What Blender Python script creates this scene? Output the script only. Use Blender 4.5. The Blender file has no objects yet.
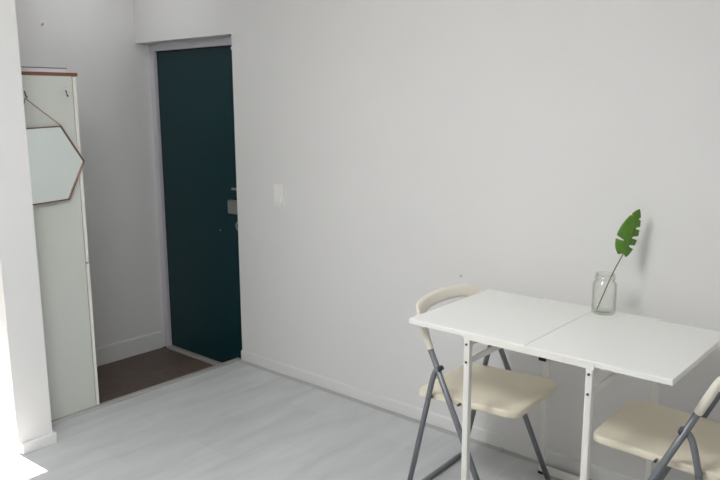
import bpy, bmesh, math, random
from mathutils import Vector, Matrix
random.seed(3)
S = bpy.context.scene
COL = S.collection

# ------------------------------------------------------------------ helpers
def link(name, bm, mat, parent=None, smooth=False, bevel=0.0, loc=None):
    me = bpy.data.meshes.new(name)
    bmesh.ops.recalc_face_normals(bm, faces=bm.faces)
    bm.to_mesh(me); bm.free()
    o = bpy.data.objects.new(name, me)
    COL.objects.link(o)
    if mat: me.materials.append(mat)
    if smooth:
        for p in me.polygons: p.use_smooth = True
    if bevel > 0:
        m = o.modifiers.new('bevel', 'BEVEL'); m.width = bevel; m.segments = 2; m.limit_method = 'ANGLE'
    if parent: o.parent = parent
    if loc: o.location = loc
    return o

def tag(o, label=None, cat=None, group=None, kind=None):
    if label: o['label'] = label
    if cat: o['category'] = cat
    if group: o['group'] = group
    if kind: o['kind'] = kind
    return o

def empty(name, loc, rz, label, cat, group=None):
    o = bpy.data.objects.new(name, None); COL.objects.link(o)
    o.empty_display_size = .05
    o.location = loc; o.rotation_euler = (0, 0, rz)
    return tag(o, label, cat, group)

def box(bm, x0, x1, y0, y1, z0, z1):
    vs = [bm.verts.new((x, y, z)) for z in (z0, z1) for y in (y0, y1) for x in (x0, x1)]
    for f in ((0,1,3,2), (4,6,7,5), (0,4,5,1), (2,3,7,6), (0,2,6,4), (1,5,7,3)):
        bm.faces.new([vs[i] for i in f])

def B(*boxes):
    bm = bmesh.new()
    for b in boxes: box(bm, *b)
    return bm

def tube(bm, pts, r, n=14, cap=True, sx=1.0):
    pts = [Vector(p) for p in pts]
    rings = []
    ref = Vector((0, 1, 0))
    for i, p in enumerate(pts):
        if i == 0: t = pts[1] - p
        elif i == len(pts) - 1: t = p - pts[i-1]
        else: t = (pts[i+1] - p).normalized() + (p - pts[i-1]).normalized()
        t.normalize()
        rr = ref if abs(t.dot(ref)) < .95 else Vector((0, 0, 1))
        a = t.cross(rr).normalized(); b = t.cross(a).normalized()
        rad = r[i] if isinstance(r, (list, tuple)) else r
        rings.append([bm.verts.new(p + a*math.cos(2*math.pi*k/n)*rad*sx + b*math.sin(2*math.pi*k/n)*rad) for k in range(n)])
    for A, C in zip(rings, rings[1:]):
        for k in range(n):
            bm.faces.new((A[k], A[(k+1) % n], C[(k+1) % n], C[k]))
    if cap:
        bm.faces.new(rings[0][::-1]); bm.faces.new(rings[-1])

def smooth_path(pts, n=6):
    """Catmull-Rom through pts"""
    P = [Vector(p) for p in pts]
    P = [2*P[0]-P[1]] + P + [2*P[-1]-P[-2]]
    out = []
    for i in range(1, len(P)-2):
        for k in range(n):
            t = k/n
            a, b, c, d = P[i-1], P[i], P[i+1], P[i+2]
            out.append(.5*((2*b) + (c-a)*t + (2*a-5*b+4*c-d)*t*t + (3*b-a-3*c+d)*t**3))
    out.append(P[-2]); return out

def lathe(bm, prof, n=40, c=(0, 0, 0), closed=False):
    rings = []
    for r, z in prof:
        rings.append([bm.verts.new((c[0]+r*math.cos(2*math.pi*k/n), c[1]+r*math.sin(2*math.pi*k/n), c[2]+z)) for k in range(n)])
    pairs = list(zip(rings, rings[1:]))
    if closed: pairs.append((rings[-1], rings[0]))
    for A, C in pairs:
        for k in range(n):
            bm.faces.new((A[k], A[(k+1) % n], C[(k+1) % n], C[k]))
    if not closed:
        bm.faces.new(rings[0][::-1]); bm.faces.new(rings[-1])

def lin(c):
    return tuple(((v/255)/12.92 if v/255 <= .04045 else ((v/255+.055)/1.055)**2.4) for v in c) + (1,)

# ------------------------------------------------------------------ materials
def mat(name, rgb, rough=.5, metal=0.0, var=0.03, scale=6, bump=0.0, bscale=80, spec=.5, stretch=(1,1,1)):
    m = bpy.data.materials.new(name); m.use_nodes = True
    nt = m.node_tree; b = nt.nodes['Principled BSDF']
    b.inputs['Roughness'].default_value = rough
    b.inputs['Metallic'].default_value = metal
    b.inputs['Specular IOR Level'].default_value = spec
    tc = nt.nodes.new('ShaderNodeTexCoord'); mp = nt.nodes.new('ShaderNodeMapping')
    mp.inputs['Scale'].default_value = stretch
    nt.links.new(tc.outputs['Object'], mp.inputs['Vector'])
    nz = nt.nodes.new('ShaderNodeTexNoise'); nz.inputs['Scale'].default_value = scale; nz.inputs['Detail'].default_value = 4
    nt.links.new(mp.outputs['Vector'], nz.inputs['Vector'])
    mx = nt.nodes.new('ShaderNodeMix'); mx.data_type = 'RGBA'
    c = lin(rgb)
    mx.inputs[6].default_value = tuple(v*(1-var) for v in c[:3]) + (1,)
    mx.inputs[7].default_value = tuple(min(1, v*(1+var)) for v in c[:3]) + (1,)
    nt.links.new(nz.outputs['Fac'], mx.inputs[0]); nt.links.new(mx.outputs[2], b.inputs['Base Color'])
    if bump > 0:
        n2 = nt.nodes.new('ShaderNodeTexNoise'); n2.inputs['Scale'].default_value = bscale; n2.inputs['Detail'].default_value = 3
        nt.links.new(mp.outputs['Vector'], n2.inputs['Vector'])
        bp = nt.nodes.new('ShaderNodeBump'); bp.inputs['Strength'].default_value = bump; bp.inputs['Distance'].default_value = .002
        nt.links.new(n2.outputs['Fac'], bp.inputs['Height']); nt.links.new(bp.outputs['Normal'], b.inputs['Normal'])
    return m

def floor_mat():
    """light grey vinyl tiles 0.288 x 0.6 m, laid in a half bond, soft streaks along the tile"""
    m = bpy.data.materials.new('grey_floor_tile'); m.use_nodes = True
    nt = m.node_tree; N = nt.nodes; L = nt.links; b = N['Principled BSDF']
    tc = N.new('ShaderNodeTexCoord')
    mp = N.new('ShaderNodeMapping')
    # brick texture rows run along its x; swap so that world y = brick x, world x = brick y
    mp.inputs['Rotation'].default_value = (0, 0, math.radians(90))
    # after rotating 90 deg: X' = -y, Y' = x
    mp.inputs['Location'].default_value = (0.0, -.97 + .288*5, 0)
    L.new(tc.outputs['Object'], mp.inputs['Vector'])
    br = N.new('ShaderNodeTexBrick')
    br.offset = .55; br.offset_frequency = 2; br.squash = 1
    br.inputs['Scale'].default_value = 1
    br.inputs['Brick Width'].default_value = .60
    br.inputs['Row Height'].default_value = .288
    br.inputs['Mortar Size'].default_value = .0012
    br.inputs['Mortar Smooth'].default_value = .6
    br.inputs['Color1'].default_value = (.40, .40, .40, 1)
    br.inputs['Color2'].default_value = (.60, .60, .60, 1)
    br.inputs['Mortar'].default_value = (.06, .06, .06, 1)
    L.new(mp.outputs['Vector'], br.inputs['Vector'])
    m2 = N.new('ShaderNodeMapping'); m2.inputs['Scale'].default_value = (7, 1.3, 1)
    L.new(tc.outputs['Object'], m2.inputs['Vector'])
    nz = N.new('ShaderNodeTexNoise'); nz.inputs['Scale'].default_value = 1.6; nz.inputs['Detail'].default_value = 5; nz.inputs['Distortion'].default_value = .6
    L.new(m2.outputs['Vector'], nz.inputs['Vector'])
    add = N.new('ShaderNodeMath'); add.operation = 'MULTIPLY_ADD'; add.inputs[1].default_value = .55
    L.new(nz.outputs['Fac'], add.inputs[0])
    sc = N.new('ShaderNodeMath'); sc.operation = 'MULTIPLY'; sc.inputs[1].default_value = .45
    L.new(br.outputs['Color'], sc.inputs[0]); L.new(sc.outputs[0], add.inputs[2])
    rp = N.new('ShaderNodeValToRGB')
    rp.color_ramp.elements[0].position = .25; rp.color_ramp.elements[0].color = lin(FLOOR_LO)
    rp.color_ramp.elements[1].position = .75; rp.color_ramp.elements[1].color = lin(FLOOR_HI)
    L.new(add.outputs[0], rp.inputs['Fac']); L.new(rp.outputs['Color'], b.inputs['Base Color'])
    b.inputs['Roughness'].default_value = .42
    bp = N.new('ShaderNodeBump'); bp.inputs['Strength'].default_value = .25; bp.inputs['Distance'].default_value = .001; bp.invert = True
    L.new(br.outputs['Fac'], bp.inputs['Height']); L.new(bp.outputs['Normal'], b.inputs['Normal'])
    return m

def entry_mat():
    m = bpy.data.materials.new('brown_entry_tile'); m.use_nodes = True
    nt = m.node_tree; N = nt.nodes; L = nt.links; b = N['Principled BSDF']
    tc = N.new('ShaderNodeTexCoord')
    br = N.new('ShaderNodeTexBrick'); br.offset = 0
    for k, v in (('Scale', 1), ('Brick Width', .3), ('Row Height', .3), ('Mortar Size', .0025)): br.inputs[k].default_value = v
    br.inputs['Color1'].default_value = lin((104, 84, 74)); br.inputs['Color2'].default_value = lin((92, 74, 66)); br.inputs['Mortar'].default_value = lin((84, 68, 60))
    L.new(tc.outputs['Object'], br.inputs['Vector'])
    nz = N.new('ShaderNodeTexNoise'); nz.inputs['Scale'].default_value = 26; nz.inputs['Detail'].default_value = 6
    L.new(tc.outputs['Object'], nz.inputs['Vector'])
    mx = N.new('ShaderNodeMix'); mx.data_type = 'RGBA'; mx.blend_type = 'OVERLAY'; mx.inputs[0].default_value = .55
    L.new(br.outputs['Color'], mx.inputs[6]); L.new(nz.outputs['Color'], mx.inputs[7])
    hs = N.new('ShaderNodeHueSaturation'); hs.inputs['Saturation'].default_value = .8
    L.new(mx.outputs[2], hs.inputs['Color']); L.new(hs.outputs['Color'], b.inputs['Base Color'])
    b.inputs['Roughness'].default_value = .5
    return m

def glass_mat():
    """thin clear glass: see-through facing the viewer, greener and shinier towards the rim"""
    m = bpy.data.materials.new('clear_jar_glass'); m.use_nodes = True
    nt = m.node_tree; out = nt.nodes['Material Output']; nt.nodes.remove(nt.nodes['Principled BSDF'])
    lw = nt.nodes.new('ShaderNodeLayerWeight'); lw.inputs['Blend'].default_value = .35
    rp = nt.nodes.new('ShaderNodeValToRGB')
    rp.color_ramp.elements[0].position = .25; rp.color_ramp.elements[0].color = (.985, .99, .98, 1)
    rp.color_ramp.elements[1].position = 1; rp.color_ramp.elements[1].color = (.72, .78, .69, 1)
    nt.links.new(lw.outputs['Facing'], rp.inputs['Fac'])
    t = nt.nodes.new('ShaderNodeBsdfTransparent'); nt.links.new(rp.outputs['Color'], t.inputs['Color'])
    g = nt.nodes.new('ShaderNodeBsdfGlossy'); g.inputs['Roughness'].default_value = .03
    gr = nt.nodes.new('ShaderNodeMapRange'); gr.inputs['To Min'].default_value = .03; gr.inputs['To Max'].default_value = .30
    nt.links.new(lw.outputs['Facing'], gr.inputs['Value'])
    mx = nt.nodes.new('ShaderNodeMixShader')
    nt.links.new(gr.outputs[0], mx.inputs[0]); nt.links.new(t.outputs[0], mx.inputs[1]); nt.links.new(g.outputs[0], mx.inputs[2])
    nt.links.new(mx.outputs[0], out.inputs['Surface'])
    return m

def pane_mat():
    m = bpy.data.materials.new('window_pane'); m.use_nodes = True
    nt = m.node_tree; out = nt.nodes['Material Output']; nt.nodes.remove(nt.nodes['Principled BSDF'])
    t = nt.nodes.new('ShaderNodeBsdfTransparent'); t.inputs['Color'].default_value = (.95, .95, .95, 1)
    g = nt.nodes.new('ShaderNodeBsdfGlossy'); g.inputs['Roughness'].default_value = .02
    fr = nt.nodes.new('ShaderNodeFresnel'); fr.inputs['IOR'].default_value = 1.3
    mx = nt.nodes.new('ShaderNodeMixShader')
    nt.links.new(fr.outputs[0], mx.inputs[0]); nt.links.new(t.outputs[0], mx.inputs[1]); nt.links.new(g.outputs[0], mx.inputs[2])
    nt.links.new(mx.outputs[0], out.inputs['Surface'])
    return m

FLOOR_LO = (176, 178, 180); FLOOR_HI = (208, 210, 211)
M = dict(
    wall=mat('white_wall_paint', (226, 225, 224), .75, var=.012, scale=2.5, bump=.12, bscale=140),
    trim=mat('white_trim_paint', (228, 228, 227), .45, var=.01),
    ceil=mat('ceiling_paint', (236, 235, 232), .8, var=.01),
    floor=floor_mat(), entry=entry_mat(),
    foot_shade=mat('grey_foot_shade', (178, 178, 177), .6),  # grey tone painted for the shade under the baseboard
    sill=mat('grey_threshold', (168, 165, 160), .45, var=.03),
    edge=mat('pale_aluminium', (205, 204, 200), .35, .6),
    door=mat('dark_teal_paint', (6, 49, 56), .42, var=.05, scale=3, bump=.1, bscale=220, spec=.3),
    jamb=mat('lilac_white_paint', (206, 204, 210), .5, var=.01),
    dark=mat('black_gap', (16, 18, 20), .6),
    steel=mat('brushed_steel', (170, 168, 164), .35, .8, var=.06, scale=40, stretch=(1, 12, 1)),
    cab=mat('pale_grey_green_laminate', (206, 209, 202), .45, var=.015, scale=3),
    cabedge=mat('white_cabinet_edge', (232, 231, 222), .4),
    wood=mat('reddish_brown_wood', (124, 80, 60), .5, var=.2, scale=9, stretch=(12, 1, 12)),
    card=mat('white_card', (232, 230, 234), .6),
    rim=mat('dark_mauve_edge', (112, 96, 112), .6),
    clear=mat('frosted_clear_plastic', (214, 214, 210), .25),
    chrome=mat('chrome_hook', (110, 108, 104), .25, .9),
    mirror=mat('silver_mirror', (224, 232, 229), .02, 1.0, var=0.0),
    copper=mat('copper_brown_frame', (128, 96, 82), .4, .4),
    cord=mat('brown_cord', (142, 104, 88), .8),
    table=mat('white_table_laminate', (236, 236, 233), .38, var=.006),
    tmetal=mat('white_powder_coat', (234, 232, 226), .4, var=.008),
    bolt=mat('dark_steel_bolt', (104, 102, 98), .4, .5),
    black=mat('black_plastic', (26, 26, 26), .45),
    cream=mat('cream_plastic', (234, 225, 205), .42, var=.012, scale=12, bump=.05, bscale=300),
    cream_lit=mat('cream_plastic_lit', (236, 230, 217), .42, var=.012, scale=12, bump=.05, bscale=300),  # same cream plastic, light on the backrest put into a paler colour
    tube=mat('grey_powder_coat_tube', (124, 127, 132), .38, .25, var=.03),
    knob=mat('dark_grey_knob', (62, 66, 76), .4),
    leaf=mat('deep_green_leaf', (78, 122, 30), .40, var=.28, scale=30),
    stem=mat('olive_stem', (112, 118, 72), .5),
    glass=glass_mat(), pane=pane_mat(),
    switch=mat('white_switch_plastic', (238, 237, 235), .3, var=.0),
    ground=mat('pale_concrete', (104, 102, 98), .8, var=.06),
    mark=mat('grey_filler', (188, 188, 186), .7),
)

# ------------------------------------------------------------------ dimensions (metres)
# x runs along the long white wall (wall_back at y = 0), camera side is -y; x = 0 at the step into the entry
W_ENT = .9807        # entry width
ZE = -.1545          # sunken entry floor
HL = 1.953           # lintel underside
DR = .1004           # reveal depth
XP = -.0396          # cabinet side plane
XW = .1984           # face of the balcony-side wall
YC = -1.3167         # its free corner
HC = 2.42            # ceiling
XR = 4.9             # right wall
YF = -4.6            # front wall
T = .15
YB0, YB1, HB = -3.75, -1.476, 2.06    # balcony door opening

# ------------------------------------------------------------------ setting
def struct(name, bm, m, **k):
    return tag(link(name, bm, m, **k), kind='structure')

struct('floor', B((0, XR, YF, 0, -.18, 0)), M['floor'])
struct('floor_entry', B((-W_ENT, 0, -1.37, DR+.06, ZE-.05, ZE)), M['entry'])
struct('ceiling', B((XW-.12, XR+T, YF-T, T+.1, HC, HC+.1), (-W_ENT-T, XW-.12, -1.476, T+.1, HC, HC+.1)), M['ceil'])
struct('wall_back', B((0, XR+T, 0, T+.1, -.2, HC), (-W_ENT-T, 0, 0, T+.1, HL, HC)), M['wall'])
struct('wall_left', B((-W_ENT-T, -W_ENT, -1.37, DR+.15, -.25, HC)), M['wall'])
struct('wall_right', B((XR, XR+T, YF-T, 0, -.18, HC)), M['wall'])
# wall with the balcony door; its free end is the pale pier at the left of the photo
struct('wall_balcony', B((XW-.12, XW, YB1, YC, 0, HC), (XW-.12, XW, YB0, YB1, HB, HC), (XW-.12, XW, YF, YB0, 0, HC)), M['wall'])
struct('wall_entry', B((-W_ENT-T, XW-.12, -1.476, -1.37, ZE, HC)), M['wall'])
WX0, WX1, WZ0, WZ1 = 3.1, 4.6, .5, 2.05
struct('wall_front', B((0, WX0, YF-T, YF, -.18, HC), (WX1, XR, YF-T, YF, -.18, HC), (WX0, WX1, YF-T, YF, -.18, WZ0), (WX0, WX1, YF-T, YF, WZ1, HC)), M['wall'])
w = struct('window_1', B((WX0, WX1, YF-.09, YF-.03, WZ0, WZ0+.05), (WX0, WX1, YF-.09, YF-.03, WZ1-.05, WZ1), (WX0, WX0+.05, YF-.09, YF-.03, WZ0, WZ1),
       (WX1-.05, WX1, YF-.09, YF-.03, WZ0, WZ1), ((WX0+WX1)/2-.03, (WX0+WX1)/2+.03, YF-.09, YF-.03, WZ0, WZ1)), M['trim'])
link('pane', B((WX0+.05, (WX0+WX1)/2-.03, YF-.063, YF-.057, WZ0+.05, WZ1-.05), ((WX0+WX1)/2+.03, WX1-.05, YF-.063, YF-.057, WZ0+.05, WZ1-.05)), M['pane'], w)

# balcony door: white casing, frame and two glass leaves
d = struct('door_1', B((XW-.12, XW-.06, YB0, YB0+.03, 0, HB), (XW-.12, XW-.06, YB0, YB1, HB-.03, HB), (XW-.12, XW-.06, YB0, YB1, -.03, .006)), M['trim'])
ym = (YB0+YB1)/2
for x0, ya, yb in ((XW-.095, YB0+.06, ym+.06), (XW-.119, YB0+.03, ym+.03)):
    f = link('sliding_leaf', B((x0, x0+.022, ya, yb, .012, .10), (x0, x0+.022, ya, yb, HB-.1, HB-.03), (x0, x0+.022, ya, ya+.05, .012, HB-.03), (x0, x0+.022, yb-.05, yb, .012, HB-.03)), M['trim'], d)
    link('pane', B((x0+.009, x0+.013, ya+.05, yb-.05, .10, HB-.1)), M['pane'], f)
# unseen eave, added and sized to end the sun patch; balcony slab outside
struct('sun_cut_eave', B((-.60, XW-.12, YB0-.6, -1.476, 2.22, 2.30)), M['trim'])
struct('ground', B((-14, XW-.12, -14, -1.476, -.4, -.02), (XW-.12, 14, -14, YF-T, -.4, -.18)), M['ground'])

# baseboards
BBH = .0639
struct('baseboard_back', B((.0, XR, -.012, 0, .002, BBH-.004), (.0, XR, -.009, 0, BBH-.004, BBH)), M['trim'], bevel=.002)
struct('foot_shade_strip', B((.0, XR, -.040, -.012, 0, .0025)), M['foot_shade'])  # flat strip painted as the contact shade along the baseboard foot
struct('baseboard_left', B((-W_ENT, -W_ENT+.012, -.96, DR-.03, ZE, ZE+.118), (-W_ENT, -W_ENT+.009, -.96, DR-.03, ZE+.118, ZE+.123)), M['trim'], bevel=.002)
struct('baseboard_balcony', B((XW, XW+.014, YB1+.012, YC+.004, 0, .052), (XW-.05, XW+.014, YC, YC+.014, 0, .052)), M['trim'], bevel=.003)
# threshold strip along the step
th = struct('trim_3', B((-.045, -.014, -1.37, -.0, -.03, .004)), M['sill'], bevel=.002)
struct('trim_4', B((-.014, .004, -1.37, -.0, .0, .006)), M['edge'], bevel=.002)
struct('trim_5', B((-.04, 0, -1.37, 0, ZE, -.03)), M['trim'])

# entrance door in its steel frame
FX0 = -W_ENT
struct('door_frame', B((FX0, FX0+.048, DR, DR+.07, ZE, HL), (-.06, .02, DR, DR+.07, ZE, HL), (FX0+.048, -.06, DR, DR+.07, 1.905, HL)), M['jamb'], bevel=.002)
struct('door_sill', B((FX0+.052, -.06, DR-.022, DR+.07, ZE, ZE+.014)), M['sill'], bevel=.002)
door = struct('door_2', B((FX0+.074, -.066, DR+.014, DR+.06, ZE+.02, 1.898)), M['door'], bevel=.0015)
tag(door, label='dark teal painted steel entrance door with silver lock')
link('door_gasket', B((FX0+.0485, FX0+.0735, DR+.026, DR+.06, ZE+.016, 1.903), (FX0+.0735, -.0605, DR+.02, DR+.06, 1.8985, 1.9045), (-.0655, -.0605, DR+.02, DR+.06, ZE+.016, 1.903)), M['dark'], door)
YD = DR+.014
lk = link('lock_body', B((-.196, -.110, YD-.030, YD, .888, .972)), M['steel'], door, bevel=.004)
link('lock_cover', B((-.190, -.116, YD-.0335, YD-.030, .894, .966)), M['steel'], lk, bevel=.001)
bm = bmesh.new(); box(bm, -.168, -.100, YD-.020, YD, 1.036, 1.050)
link('latch_bolt', bm, M['steel'], door, bevel=.003)
bm = bmesh.new(); tube(bm, smooth_path([(-.122, YD-.010, .84), (-.136, YD-.014, .825), (-.139, YD-.012, .805), (-.132, YD-.008, .785)]), .004)
link('door_chain', bm, M['steel'], door, smooth=True)
bm = bmesh.new(); tube(bm, [(-.45, YD-.004, 1.206), (-.45, YD+.004, 1.206)], .009, 20)
link('peephole', bm, M['dark'], door)
bm = bmesh.new(); tube(bm, [(-.313, YD-.003, .765), (-.313, YD+.004, .765)], .005, 14)
link('screw', bm, M['steel'], door)
link('door_stop', B((-.125, -.068, YD-.02, YD, 1.875, 1.893)), M['edge'], door, bevel=.002)

# light switch on the long wall
sw = empty('light_switch', (.370, 0, 1.056), 0, 'white rocker light switch on the wall beside the teal door', 'switch')
link('cover_plate', B((-.038, .038, -.008, 0, -.060, .060)), M['switch'], sw, bevel=.003)
bm = bmesh.new()
vs = [bm.verts.new(p) for p in ((-.019, -.008, -.036), (.019, -.008, -.036), (.019, -.008, .036), (-.019, -.008, .036),
                                (-.019, -.017, -.036), (.019, -.017, -.036), (.019, -.0095, .036), (-.019, -.0095, .036))]
for f in ((0,1,2,3), (4,5,6,7), (0,1,5,4), (2,3,7,6), (1,2,6,5), (0,3,7,4)): bm.faces.new([vs[i] for i in f])
link('rocker', bm, M['switch'], sw, bevel=.001)

# small things on the walls
bm = bmesh.new(); tube(bm, [(1.583, -.003, .774), (1.583, .0, .774)], .0065, 14)
tag(link('wall_plug', bm, M['mark']), 'small grey round plug in the white wall just above the left chair', 'wall plug')
h = empty('wall_hook', (-W_ENT, -.621, 2.035), 0, 'small white adhesive hook high on the entry wall above the cabinet', 'hook')
link('hook_plate', B((0, .004, -.013, .013, -.016, .016)), M['switch'], h, bevel=.002)
bm = bmesh.new(); tube(bm, smooth_path([(.003, 0, -.002), (.012, 0, -.009), (.018, 0, -.006), (.019, 0, .002)]), .0035, 10)
link('hook_tip', bm, M['clear'], h, smooth=True)

# ------------------------------------------------------------------ entry cabinet
YCB = -.942
cab = empty('shoe_cabinet', (XP, YCB, ZE), 0, 'tall pale grey shoe cabinet standing between the entry step and the white pier', 'cabinet')
CW = W_ENT + XP - .012      # width along x
H_ = 1.694 - ZE
link('side_panel', B((-.018, 0, -.41, -.022, 0, H_)), M['cab'], cab)
link('body', B((-CW, -.019, -.41, -.022, 0, H_)), M['cab'], cab)
g = .769 - ZE
for z0, z1 in ((.012, g-.006), (g+.006, H_-.002)):
    for x0, x1 in ((-.45, -.001), (-CW+.001, -.453)):
        dd = link('cabinet_door', B((x0, x1, -.017, 0, z0, z1)), M['cabedge'], cab, bevel=.0015)
        xk = x0+.03 if x0 > -.46 else x1-.03
        bm = bmesh.new(); tube(bm, [(xk, 0, (z0+z1)/2), (xk, .022, (z0+z1)/2)], [.005, .011], 14)
        link('door_knob', bm, M['steel'], dd, smooth=True)
link('top_board', B((-CW, .003, -.41, .008, H_, H_+.0165)), M['wood'], cab, bevel=.001)
link('middle_strip', B((-.018, -.004, -.0218, -.006, g-.0055, g+.0055)), M['sill'], cab)

# flat box on top of the cabinet
bxz = 1.7108
fb = empty('flat_box', (XP-.03, -1.14, bxz), 0, 'flat white box with a thin dark rim lying on top of the cabinet', 'box')
link('box_base', B((-.30, .0, -.19, .165, 0, .019)), M['card'], fb, bevel=.001)
link('box_lid', B((-.303, .003, -.193, .170, .019, .0225)), M['rim'], fb)

# hooks on the cabinet side + mirror
def hook(y, z, label):
    r = empty('adhesive_hook', (XP, y, z), 0, label, 'hook', 'clear hooks on the cabinet side')
    bm = bmesh.new(); tube(bm, [(0, 0, .012), (.003, 0, .012)], [.018, .016], 20)
    link('hook_pad', bm, M['clear'], r)
    bm = bmesh.new()
    tube(bm, smooth_path([(.002, 0, .016), (.010, 0, .004), (.013, 0, -.010), (.019, 0, -.014), (.024, 0, -.008)]), .0028, 10)
    link('hook_wire', bm, M['chrome'], r, smooth=True)
    return r
hook(-1.200, 1.606, 'clear adhesive hook carrying the cord of the hexagonal mirror')
hook(-1.000, 1.612, 'empty clear adhesive hook on the cabinet side above the mirror corner')

mr = empty('hexagonal_mirror', (XP+.017, -1.142, 1.277), math.radians(4), 'hexagonal wall mirror in a thin brown frame hanging by a cord on the cabinet side', 'mirror')
mr.rotation_euler = (math.radians(2), 0, math.radians(4))
def hexpts(r): return [(r*math.cos(math.radians(60*k)), r*math.sin(math.radians(60*k))) for k in range(6)]
def hexprism(bm, r, x0, x1):
    a = [bm.verts.new((x0, y, z)) for y, z in hexpts(r)]; b = [bm.verts.new((x1, y, z)) for y, z in hexpts(r)]
    bm.faces.new(a); bm.faces.new(b)
    for k in range(6): bm.faces.new((a[k], a[(k+1) % 6], b[(k+1) % 6], b[k]))
bm = bmesh.new(); hexprism(bm, .2005, .002, .007)
link('mirror_glass', bm, M['mirror'], mr)
bm = bmesh.new()
rs = [[bm.verts.new((x, y, z)) for y, z in hexpts(r)] for r, x in ((.2075, 0), (.2075, .012), (.2005, .012), (.2005, 0))]
for i in range(4):
    A, C = rs[i], rs[(i+1) % 4]
    for k in range(6): bm.faces.new((A[k], A[(k+1) % 6], C[(k+1) % 6], C[k]))
link('mirror_frame', bm, M['copper'], mr)
bm = bmesh.new()
hx = (.014, -1.207+1.142, 1.592-1.277)
tube(bm, [(.010, .1035, .1785), hx], .0022, 8); tube(bm, [hx, (.010, -.1035, .1785)], .0022, 8)
link('hanging_cord', bm, M['cord'], mr)

# ------------------------------------------------------------------ folding table
TX0, TX1, TY0, TY1, TZ = 1.8211, 2.7644, -.7148, -.151, .7814
LX0, LX1, SM = 2.063, 2.5055, 2.294
tb = empty('folding_table', ((LX0+LX1)/2, -.41, 0), 0, 'white folding table with two flat leaves set against the long wall', 'table')
ox, oy = (LX0+LX1)/2, -.41
def tbx(*bs): return B(*[(a-ox, b-ox, c-oy, d_-oy, e, f) for a, b, c, d_, e, f in bs])
LT = .020
link('table_leaf', tbx((TX0, SM-.0008, TY0, TY1, TZ-LT, TZ)), M['table'], tb, bevel=.0025)
link('table_leaf', tbx((SM+.0008, TX1, TY0, TY1, TZ-LT, TZ)), M['table'], tb, bevel=.0025)
LW = .023
def leg(x, y, bolts, z1=TZ-LT):
    o = link('leg', tbx((x, x+LW, y, y+LW, .008, z1)), M['tmetal'], tb, bevel=.003)
    link('foot_cap', tbx((x-.001, x+LW+.001, y-.001, y+LW+.001, 0, .012)), M['black'], o)
    for z in bolts:
        bm = bmesh.new(); tube(bm, [(x+LW/2-ox, y-.0035-oy, z), (x+LW/2-ox, y+.002-oy, z)], .0044, 14)
        link('bolt', bm, M['bolt'], o)
    return o
YL = TY0-.003
leg(LX0, YL, (.737, .672)); leg(LX1, YL, (.737, .672))
RX0, RX1, RY = 2.0615, 2.507, -.105
leg(RX0, RY, ()); leg(RX1, RY, ())
link('front_rail', tbx((LX0, LX1+LW+.004, TY0-.0035, TY0-.0002, TZ-.027, TZ-.004)), M['tmetal'], tb, bevel=.001)
link('back_rail', tbx((LX0+.002, LX1+LW, TY1+.0004, RY-.018, TZ-.022, TZ-.003)), M['tmetal'], tb, bevel=.001)
for xa, xb in ((LX0, RX0), (LX1, RX1)):
    bm = bmesh.new()
    for za, zb, wd in ((.662, .683, .010), (.728, .7612, .012)):
        y0, y1 = YL+LW, RY
        vs = []
        for z in (za, zb):
            for (x, y) in ((xa+.006, y0), (xa+.006+wd, y0), (xb+.006, y1), (xb+.006+wd, y1)):
                vs.append(bm.verts.new((x-ox, y-oy, z)))
        for f in ((0,1,3,2), (4,6,7,5), (0,4,5,1), (2,3,7,6), (0,2,6,4), (1,5,7,3)): bm.faces.new([vs[i] for i in f])
    link('side_rail', bm, M['tmetal'], tb, bevel=.001)
link('floor_rail', tbx((RX0+LW, RX1, RY+.002, RY+.022, .006, .034)), M['tmetal'], tb, bevel=.002)
link('rear_top_rail', tbx((RX0+LW, RX1, RY+.002, RY+.020, .735, .759)), M['tmetal'], tb, bevel=.001)
link('latch', tbx((RX0-.015, RX0+LW-.008, RY-.012, RY-.0005, .506, .523)), M['black'], tb, bevel=.002)
for x in (LX0+.030, LX1+.032):
    link('leaf_bracket', tbx((x, x+.022, YL+.03, YL+.075, .747, TZ-LT)), M['tmetal'], tb, bevel=.001)

# ------------------------------------------------------------------ jar with leaf
JX, JY, JR = 2.337, -.186, .0435
jar = empty('glass_jar', (JX, JY, TZ+.0006), 0, 'clear glass jar standing on the white table against the wall', 'jar')
bm = bmesh.new()
prof_o = [(.004, 0), (JR-.006, 0), (JR-.001, .004), (JR, .012), (JR, .107), (JR-.002, .1165), (JR-.009, .125), (JR-.0095, .130), (JR-.0060, .132), (JR-.0060, .1375), (JR-.0085, .1395), (JR-.0085, .147), (JR-.0100, .151)]
prof_i = [(JR-.0125, .151), (JR-.0125, .128), (JR-.011, .1235), (JR-.004, .1135), (JR-.0028, .105), (JR-.0028, .014), (JR-.008, .008), (.004, .007)]
lathe(bm, prof_o + prof_i, 48)
link('jar_body', bm, M['glass'], jar, smooth=True)

L0 = Vector((2.3155, -.195, TZ+.011))
lf = empty('monstera_leaf', L0, 0, 'single green split monstera leaf on a long stem standing in the jar', 'leaf')
leaf_base = Vector((2.3814, -.14, 1.0067)) - L0
leaf_tip = Vector((2.4160, -.09, 1.1715)) - L0
bm = bmesh.new()
tube(bm, smooth_path([Vector((0, 0, 0)), Vector((2.3535, -.165, .9265)) - L0, leaf_base]), [.0024]*13, 10)
link('stem', bm, M['stem'], lf, smooth=True)
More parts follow.
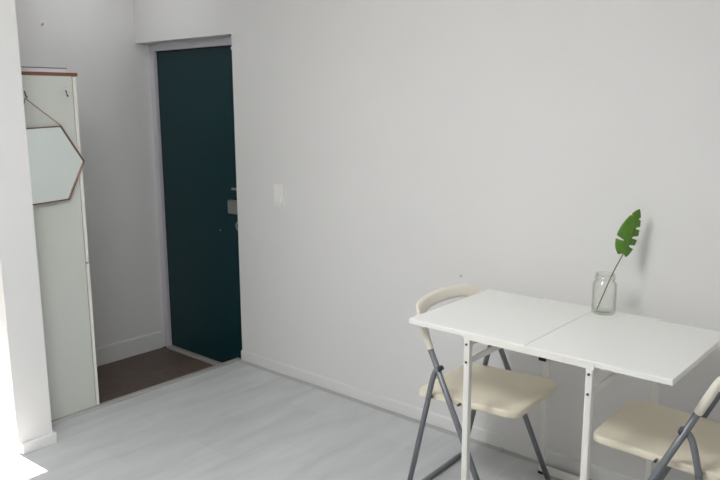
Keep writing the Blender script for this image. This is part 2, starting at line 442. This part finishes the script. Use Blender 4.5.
# blade: t runs along the midrib, s sideways; each half has its own side direction (folded along the midrib)
Ld = leaf_tip - leaf_base
SL = Vector((-.70, -.606, .375)).normalized()
SR = Vector((.55, .72, -.36)).normalized()
NF = Vector((.55, -.80, .1)).normalized()
def half(bm, Sv, width, cuts, curl):
    n = 90; rows = 8; cols = []
    for i in range(n+1):
        t = i/n
        a = (t+.02)/1.02
        w_ = width*max(0, math.sin(math.pi*a**.62))**.72
        depth = 1.0
        for c, hw_, dp in cuts:
            if abs(t-c) < hw_: depth = min(depth, 1-dp*(1-(abs(t-c)/hw_)**2)**.5)
        col = []
        for j in range(rows+1):
            q = depth*j/rows; s_ = w_*q
            tt = t + (-.05*(1-t)**3 + .20*t*(1-t))*q**1.3
            ridge = .0012*math.sin(t*46)*q*(1-t)
            col.append(bm.verts.new(leaf_base + Ld*tt + Sv*s_ + NF*(-curl*s_*s_*10 - .012*tt*tt + ridge)))
        cols.append(col)
    for a, b in zip(cols, cols[1:]):
        for j in range(rows): bm.faces.new((a[j], b[j], b[j+1], a[j+1]))
bm = bmesh.new()
half(bm, SL, .046, ((.26, .022, .66), (.80, .016, .22)), .6)
half(bm, SR, .036, ((.20, .030, .70), (.38, .035, .72), (.58, .03, .6), (.78, .025, .4)), .5)
bmesh.ops.remove_doubles(bm, verts=bm.verts, dist=.0003)
bl = link('leaf_blade', bm, M['leaf'], lf, smooth=True)
sm_ = bl.modifiers.new('thickness', 'SOLIDIFY'); sm_.thickness = .0008
bm = bmesh.new(); tube(bm, [leaf_base + Ld*t + NF*(-.012*t*t+.0004) for t in (0, .25, .5, .75, .97)], [.0015, .0013, .0010, .0007, .0004], 8)
link('midrib', bm, M['stem'], lf, smooth=True)

# ------------------------------------------------------------------ folding chairs
HWT, ZP, FB, RC, HWR, SF, SB, ZS, TILT, HS = .232, .578, .264, .143, .2205, .303, -.120, .455, .018, .200
def tline(z): return -(z-ZP)*FB/ZP
def make_chair(name, loc, rz, label):
    r = empty(name, loc, rz, label, 'chair', 'cream folding chairs at the white table')
    R = .0112
    for s in (-1, 1):
        bm = bmesh.new()
        tube(bm, [(tline(.70), s*HWT, .70), (tline(.3), s*HWT, .3), (tline(R), s*HWT, R)], R, 16)
        o = link('leg', bm, M['tube'], r, smooth=True)
        bm = bmesh.new(); tube(bm, [(.007, s*(HWT+.010), ZP+.001), (.009, s*(HWR-.004), ZP+.001)], .0105, 16)
        link('pivot_knob', bm, M['knob'], o, smooth=True)
        bm = bmesh.new()
        p = smooth_path([(-.002, s*HWR, ZP-.002), (-.018, s*HWR, ZP-.022), (-.034, s*HWR, ZP-.075), (-.052, s*HWR, ZP-.16)], 6)
        p += [Vector((-RC, s*HWR, R))]
        tube(bm, p, R*.95, 16)
        o = link('leg', bm, M['tube'], r, smooth=True)
        bm = bmesh.new(); tube(bm, [(-.046, s*(HWR+.0095), .445), (-.046, s*(HS-.012), .445)], .0075, 12)
        link('bolt', bm, M['knob'], o, smooth=True)
        bm = bmesh.new(); tube(bm, [(tline(.42)+.012, s*(HWT-.012), .449), (tline(.42)+.012, s*(HS-.012), .449)], .0042, 12)
        link('seat_pin', bm, M['knob'], r, smooth=True)
    bm = bmesh.new(); tube(bm, [(-RC, -HWR, R), (-RC, HWR, R)], R, 16); link('floor_bar', bm, M['tube'], r, smooth=True)
    bm = bmesh.new(); tube(bm, [(FB-.004, -HWT, R), (FB-.004, HWT, R)], R, 16); link('floor_bar', bm, M['tube'], r, smooth=True)
    # seat: dished moulded plate with a rolled lip
    bm = bmesh.new()
    def rr(inset, z, dish=0):
        out = []
        x0, x1, y1 = SB+inset, SF-inset, HS-inset
        for cx, cy, a0, rad in ((x1, y1, 0, .050), (x0, y1, 90, .04), (x0, -y1, 180, .04), (x1, -y1, 270, .050)):
            rad = max(.004, rad-inset*.8)
            sx = 1 if cx == x1 else -1; sy = 1 if cy == y1 else -1
            for k in range(9):
                a = math.radians(a0 + 90*k/8)
                x = cx - sx*rad + rad*math.cos(a); y = cy - sy*rad + rad*math.sin(a)
                taper = 1 - .05*max(0, (SF-x)/(SF-SB)-.0)*0
                bow = .012*(1-(y/HS)**2)*max(0, (x-.1)/(SF-.1))
                zz = ZS + TILT*(x-SB)/(SF-SB) + z - .009*max(0, (x-(SF-.07))/.07)**2
                out.append(bm.verts.new((x+bow, y*taper, zz)))
        return out
    rings = [rr(.010, -.026), rr(.002, -.026), rr(0, -.022), rr(0, -.005), rr(.0018, -.0012), rr(.006, 0), rr(.022, -.0015), rr(.05, -.006), rr(.10, -.010), rr(.15, -.012)]
    for A, C in zip(rings, rings[1:]):
        n = len(A)
        for k in range(n): bm.faces.new((A[k], A[(k+1) % n], C[(k+1) % n], C[k]))
    bm.faces.new(rings[-1])
    under = rr(.012, -.018)
    n = len(under)
    for k in range(n): bm.faces.new((rings[0][k], rings[0][(k+1) % n], under[(k+1) % n], under[k]))
    bm.faces.new(under[::-1])
    link('seat', bm, M['cream'], r, smooth=True)
    # backrest: bowed arch with two arms that sleeve the tubes
    bm = bmesh.new()
    nv, nz = 44, 8
    def P(i, j, off):
        v = -1 + 2*i/nv
        zb = .764 - .114*abs(v/.965)**7 if abs(v) < .965 else .650
        zt = .811 - .008*abs(v)**2 - (.030*(1-math.sqrt(max(0, 1-((abs(v)-.86)/.14)**2))) if abs(v) > .86 else 0)
        z = zb + (zt-zb)*j/nz
        k = max(0.0, min(1.0, (z-.68)/.08)); k = k*k*(3-2*k)
        bow = -.052*(1-v*v)*k
        edge = .35 if j in (0, nz) else 1
        return (tline(z) + bow + off*edge, v*HWT, z + (.0 if j not in (0, nz) else 0))
    F = [[bm.verts.new(P(i, j, .008)) for j in range(nz+1)] for i in range(nv+1)]
    K = [[bm.verts.new(P(i, j, -.008)) for j in range(nz+1)] for i in range(nv+1)]
    for i in range(nv):
        for j in range(nz):
            bm.faces.new((F[i][j], F[i+1][j], F[i+1][j+1], F[i][j+1])); bm.faces.new((K[i][j], K[i][j+1], K[i+1][j+1], K[i+1][j]))
        for j in (0, nz): bm.faces.new((F[i][j], K[i][j], K[i+1][j], F[i+1][j]))
    for i in (0, nv):
        for j in range(nz): bm.faces.new((F[i][j], F[i][j+1], K[i][j+1], K[i][j]))
    for s in (-1, 1):
        zz = [.648, .652, .70, .745, .768, .776]
        tube(bm, [(tline(z), s*HWT, z) for z in zz], [.0125, .0138, .0142, .0135, .011, .006], 18)
    link('backrest', bm, M['cream_lit'], r, smooth=True)
    return r
make_chair('folding_chair', (1.882, -.394, 0), .039, 'cream and grey folding chair at the left end of the table, facing right')
make_chair('folding_chair', (2.766, -.356, 0), 3.167, 'cream and grey folding chair at the right end of the table, facing left')

# ------------------------------------------------------------------ small clip on the floor by the wall
bm = bmesh.new(); tube(bm, smooth_path([(1.842, -.050, .003), (1.842, -.050, .018), (1.842, -.044, .024), (1.842, -.038, .018), (1.842, -.038, .003)]), .003, 10)
tag(link('cable_clip', bm, M['clear'], smooth=True), 'tiny pale clip on the floor at the wall edge behind the left chair', 'clip')

# ------------------------------------------------------------------ camera
yaw, pitch, roll, F_ = -.713318, -.184706, -.003993, 732.006
f = Vector((math.sin(yaw)*math.cos(pitch), math.cos(yaw)*math.cos(pitch), math.sin(pitch)))
rt = Vector((math.cos(yaw), -math.sin(yaw), 0)); up = rt.cross(f)
c, s = math.cos(roll), math.sin(roll)
r2 = c*rt + s*up; u2 = -s*rt + c*up
mtx = Matrix(((r2.x, u2.x, -f.x), (r2.y, u2.y, -f.y), (r2.z, u2.z, -f.z))).to_4x4()
mtx.translation = (3.38464, -2.79425, 1.56036)
cd = bpy.data.cameras.new('camera'); cam = bpy.data.objects.new('camera', cd); COL.objects.link(cam)
cam.matrix_world = mtx
cd.sensor_width = 36; cd.lens = F_/720*36; cd.clip_start = .05
S.camera = cam

# ------------------------------------------------------------------ light
wd = bpy.data.worlds.new('sky'); S.world = wd; wd.use_nodes = True
bg = wd.node_tree.nodes['Background']
bg.inputs['Color'].default_value = (1.0, .98, 1.0, 1); bg.inputs['Strength'].default_value = 0.7
def portal(loc, rot, sx, sy):
    l = bpy.data.lights.new('daylight_portal', 'AREA'); l.shape = 'RECTANGLE'; l.size = sx; l.size_y = sy
    l.cycles.is_portal = True
    o = bpy.data.objects.new('daylight_portal', l); COL.objects.link(o); o.location = loc; o.rotation_euler = rot
portal((XW-.13, ym, HB/2), (0, math.radians(-90), 0), HB, YB1-YB0)
portal(((WX0+WX1)/2, YF-.10, (WZ0+WZ1)/2), (math.radians(90), 0, 0), WX1-WX0, WZ1-WZ0)
def dome_lamp(x, y, rad, h, strength, label):
    r = empty('ceiling_light', (x, y, HC), 0, label, 'ceiling light')
    bm = bmesh.new(); lathe(bm, [(rad*.5, 0), (rad*1.02, 0), (rad*1.02, -.02), (rad*.5, -.02)], 48)
    link('light_base', bm, M['trim'], r, smooth=False)
    bm = bmesh.new(); lathe(bm, [(rad*math.cos(a), -.0205-h*math.sin(a)) for a in [math.radians(90*k/14) for k in range(14)]] + [(.002, -.0205-h)], 48)
    m = bpy.data.materials.new('lit_lamp_shade'); m.use_nodes = True
    b = m.node_tree.nodes['Principled BSDF']
    b.inputs['Base Color'].default_value = (.9, .9, .9, 1); b.inputs['Emission Color'].default_value = (.965, .985, 1.0, 1); b.inputs['Emission Strength'].default_value = strength
    link('lamp_shade', bm, m, r, smooth=True)
dome_lamp(1.9, -2.3, .33, .15, 37, 'round white dome light on the ceiling of the main room')
dome_lamp(-.5, -.5, .10, .06, 14.5, 'small round dome light on the ceiling of the entry')
sl = bpy.data.lights.new('sun', 'SUN'); sl.energy = 26; sl.angle = .009; sl.color = (1, .95, .88)
so = bpy.data.objects.new('sun', sl); COL.objects.link(so)
e = math.radians(65)
dirv = Vector((math.cos(e), .022, -math.sin(e)))
so.rotation_euler = dirv.to_track_quat('-Z', 'Y').to_euler(); so.location = (-2, -2, 5)

S.cycles.max_bounces = 14; S.cycles.diffuse_bounces = 8; S.cycles.transparent_max_bounces = 16
S.cycles.use_denoising = True
S.view_settings.view_transform = 'Standard'; S.view_settings.look = 'None'
S.view_settings.exposure = 0.0; S.view_settings.gamma = 1
S.view_settings.use_curve_mapping = False
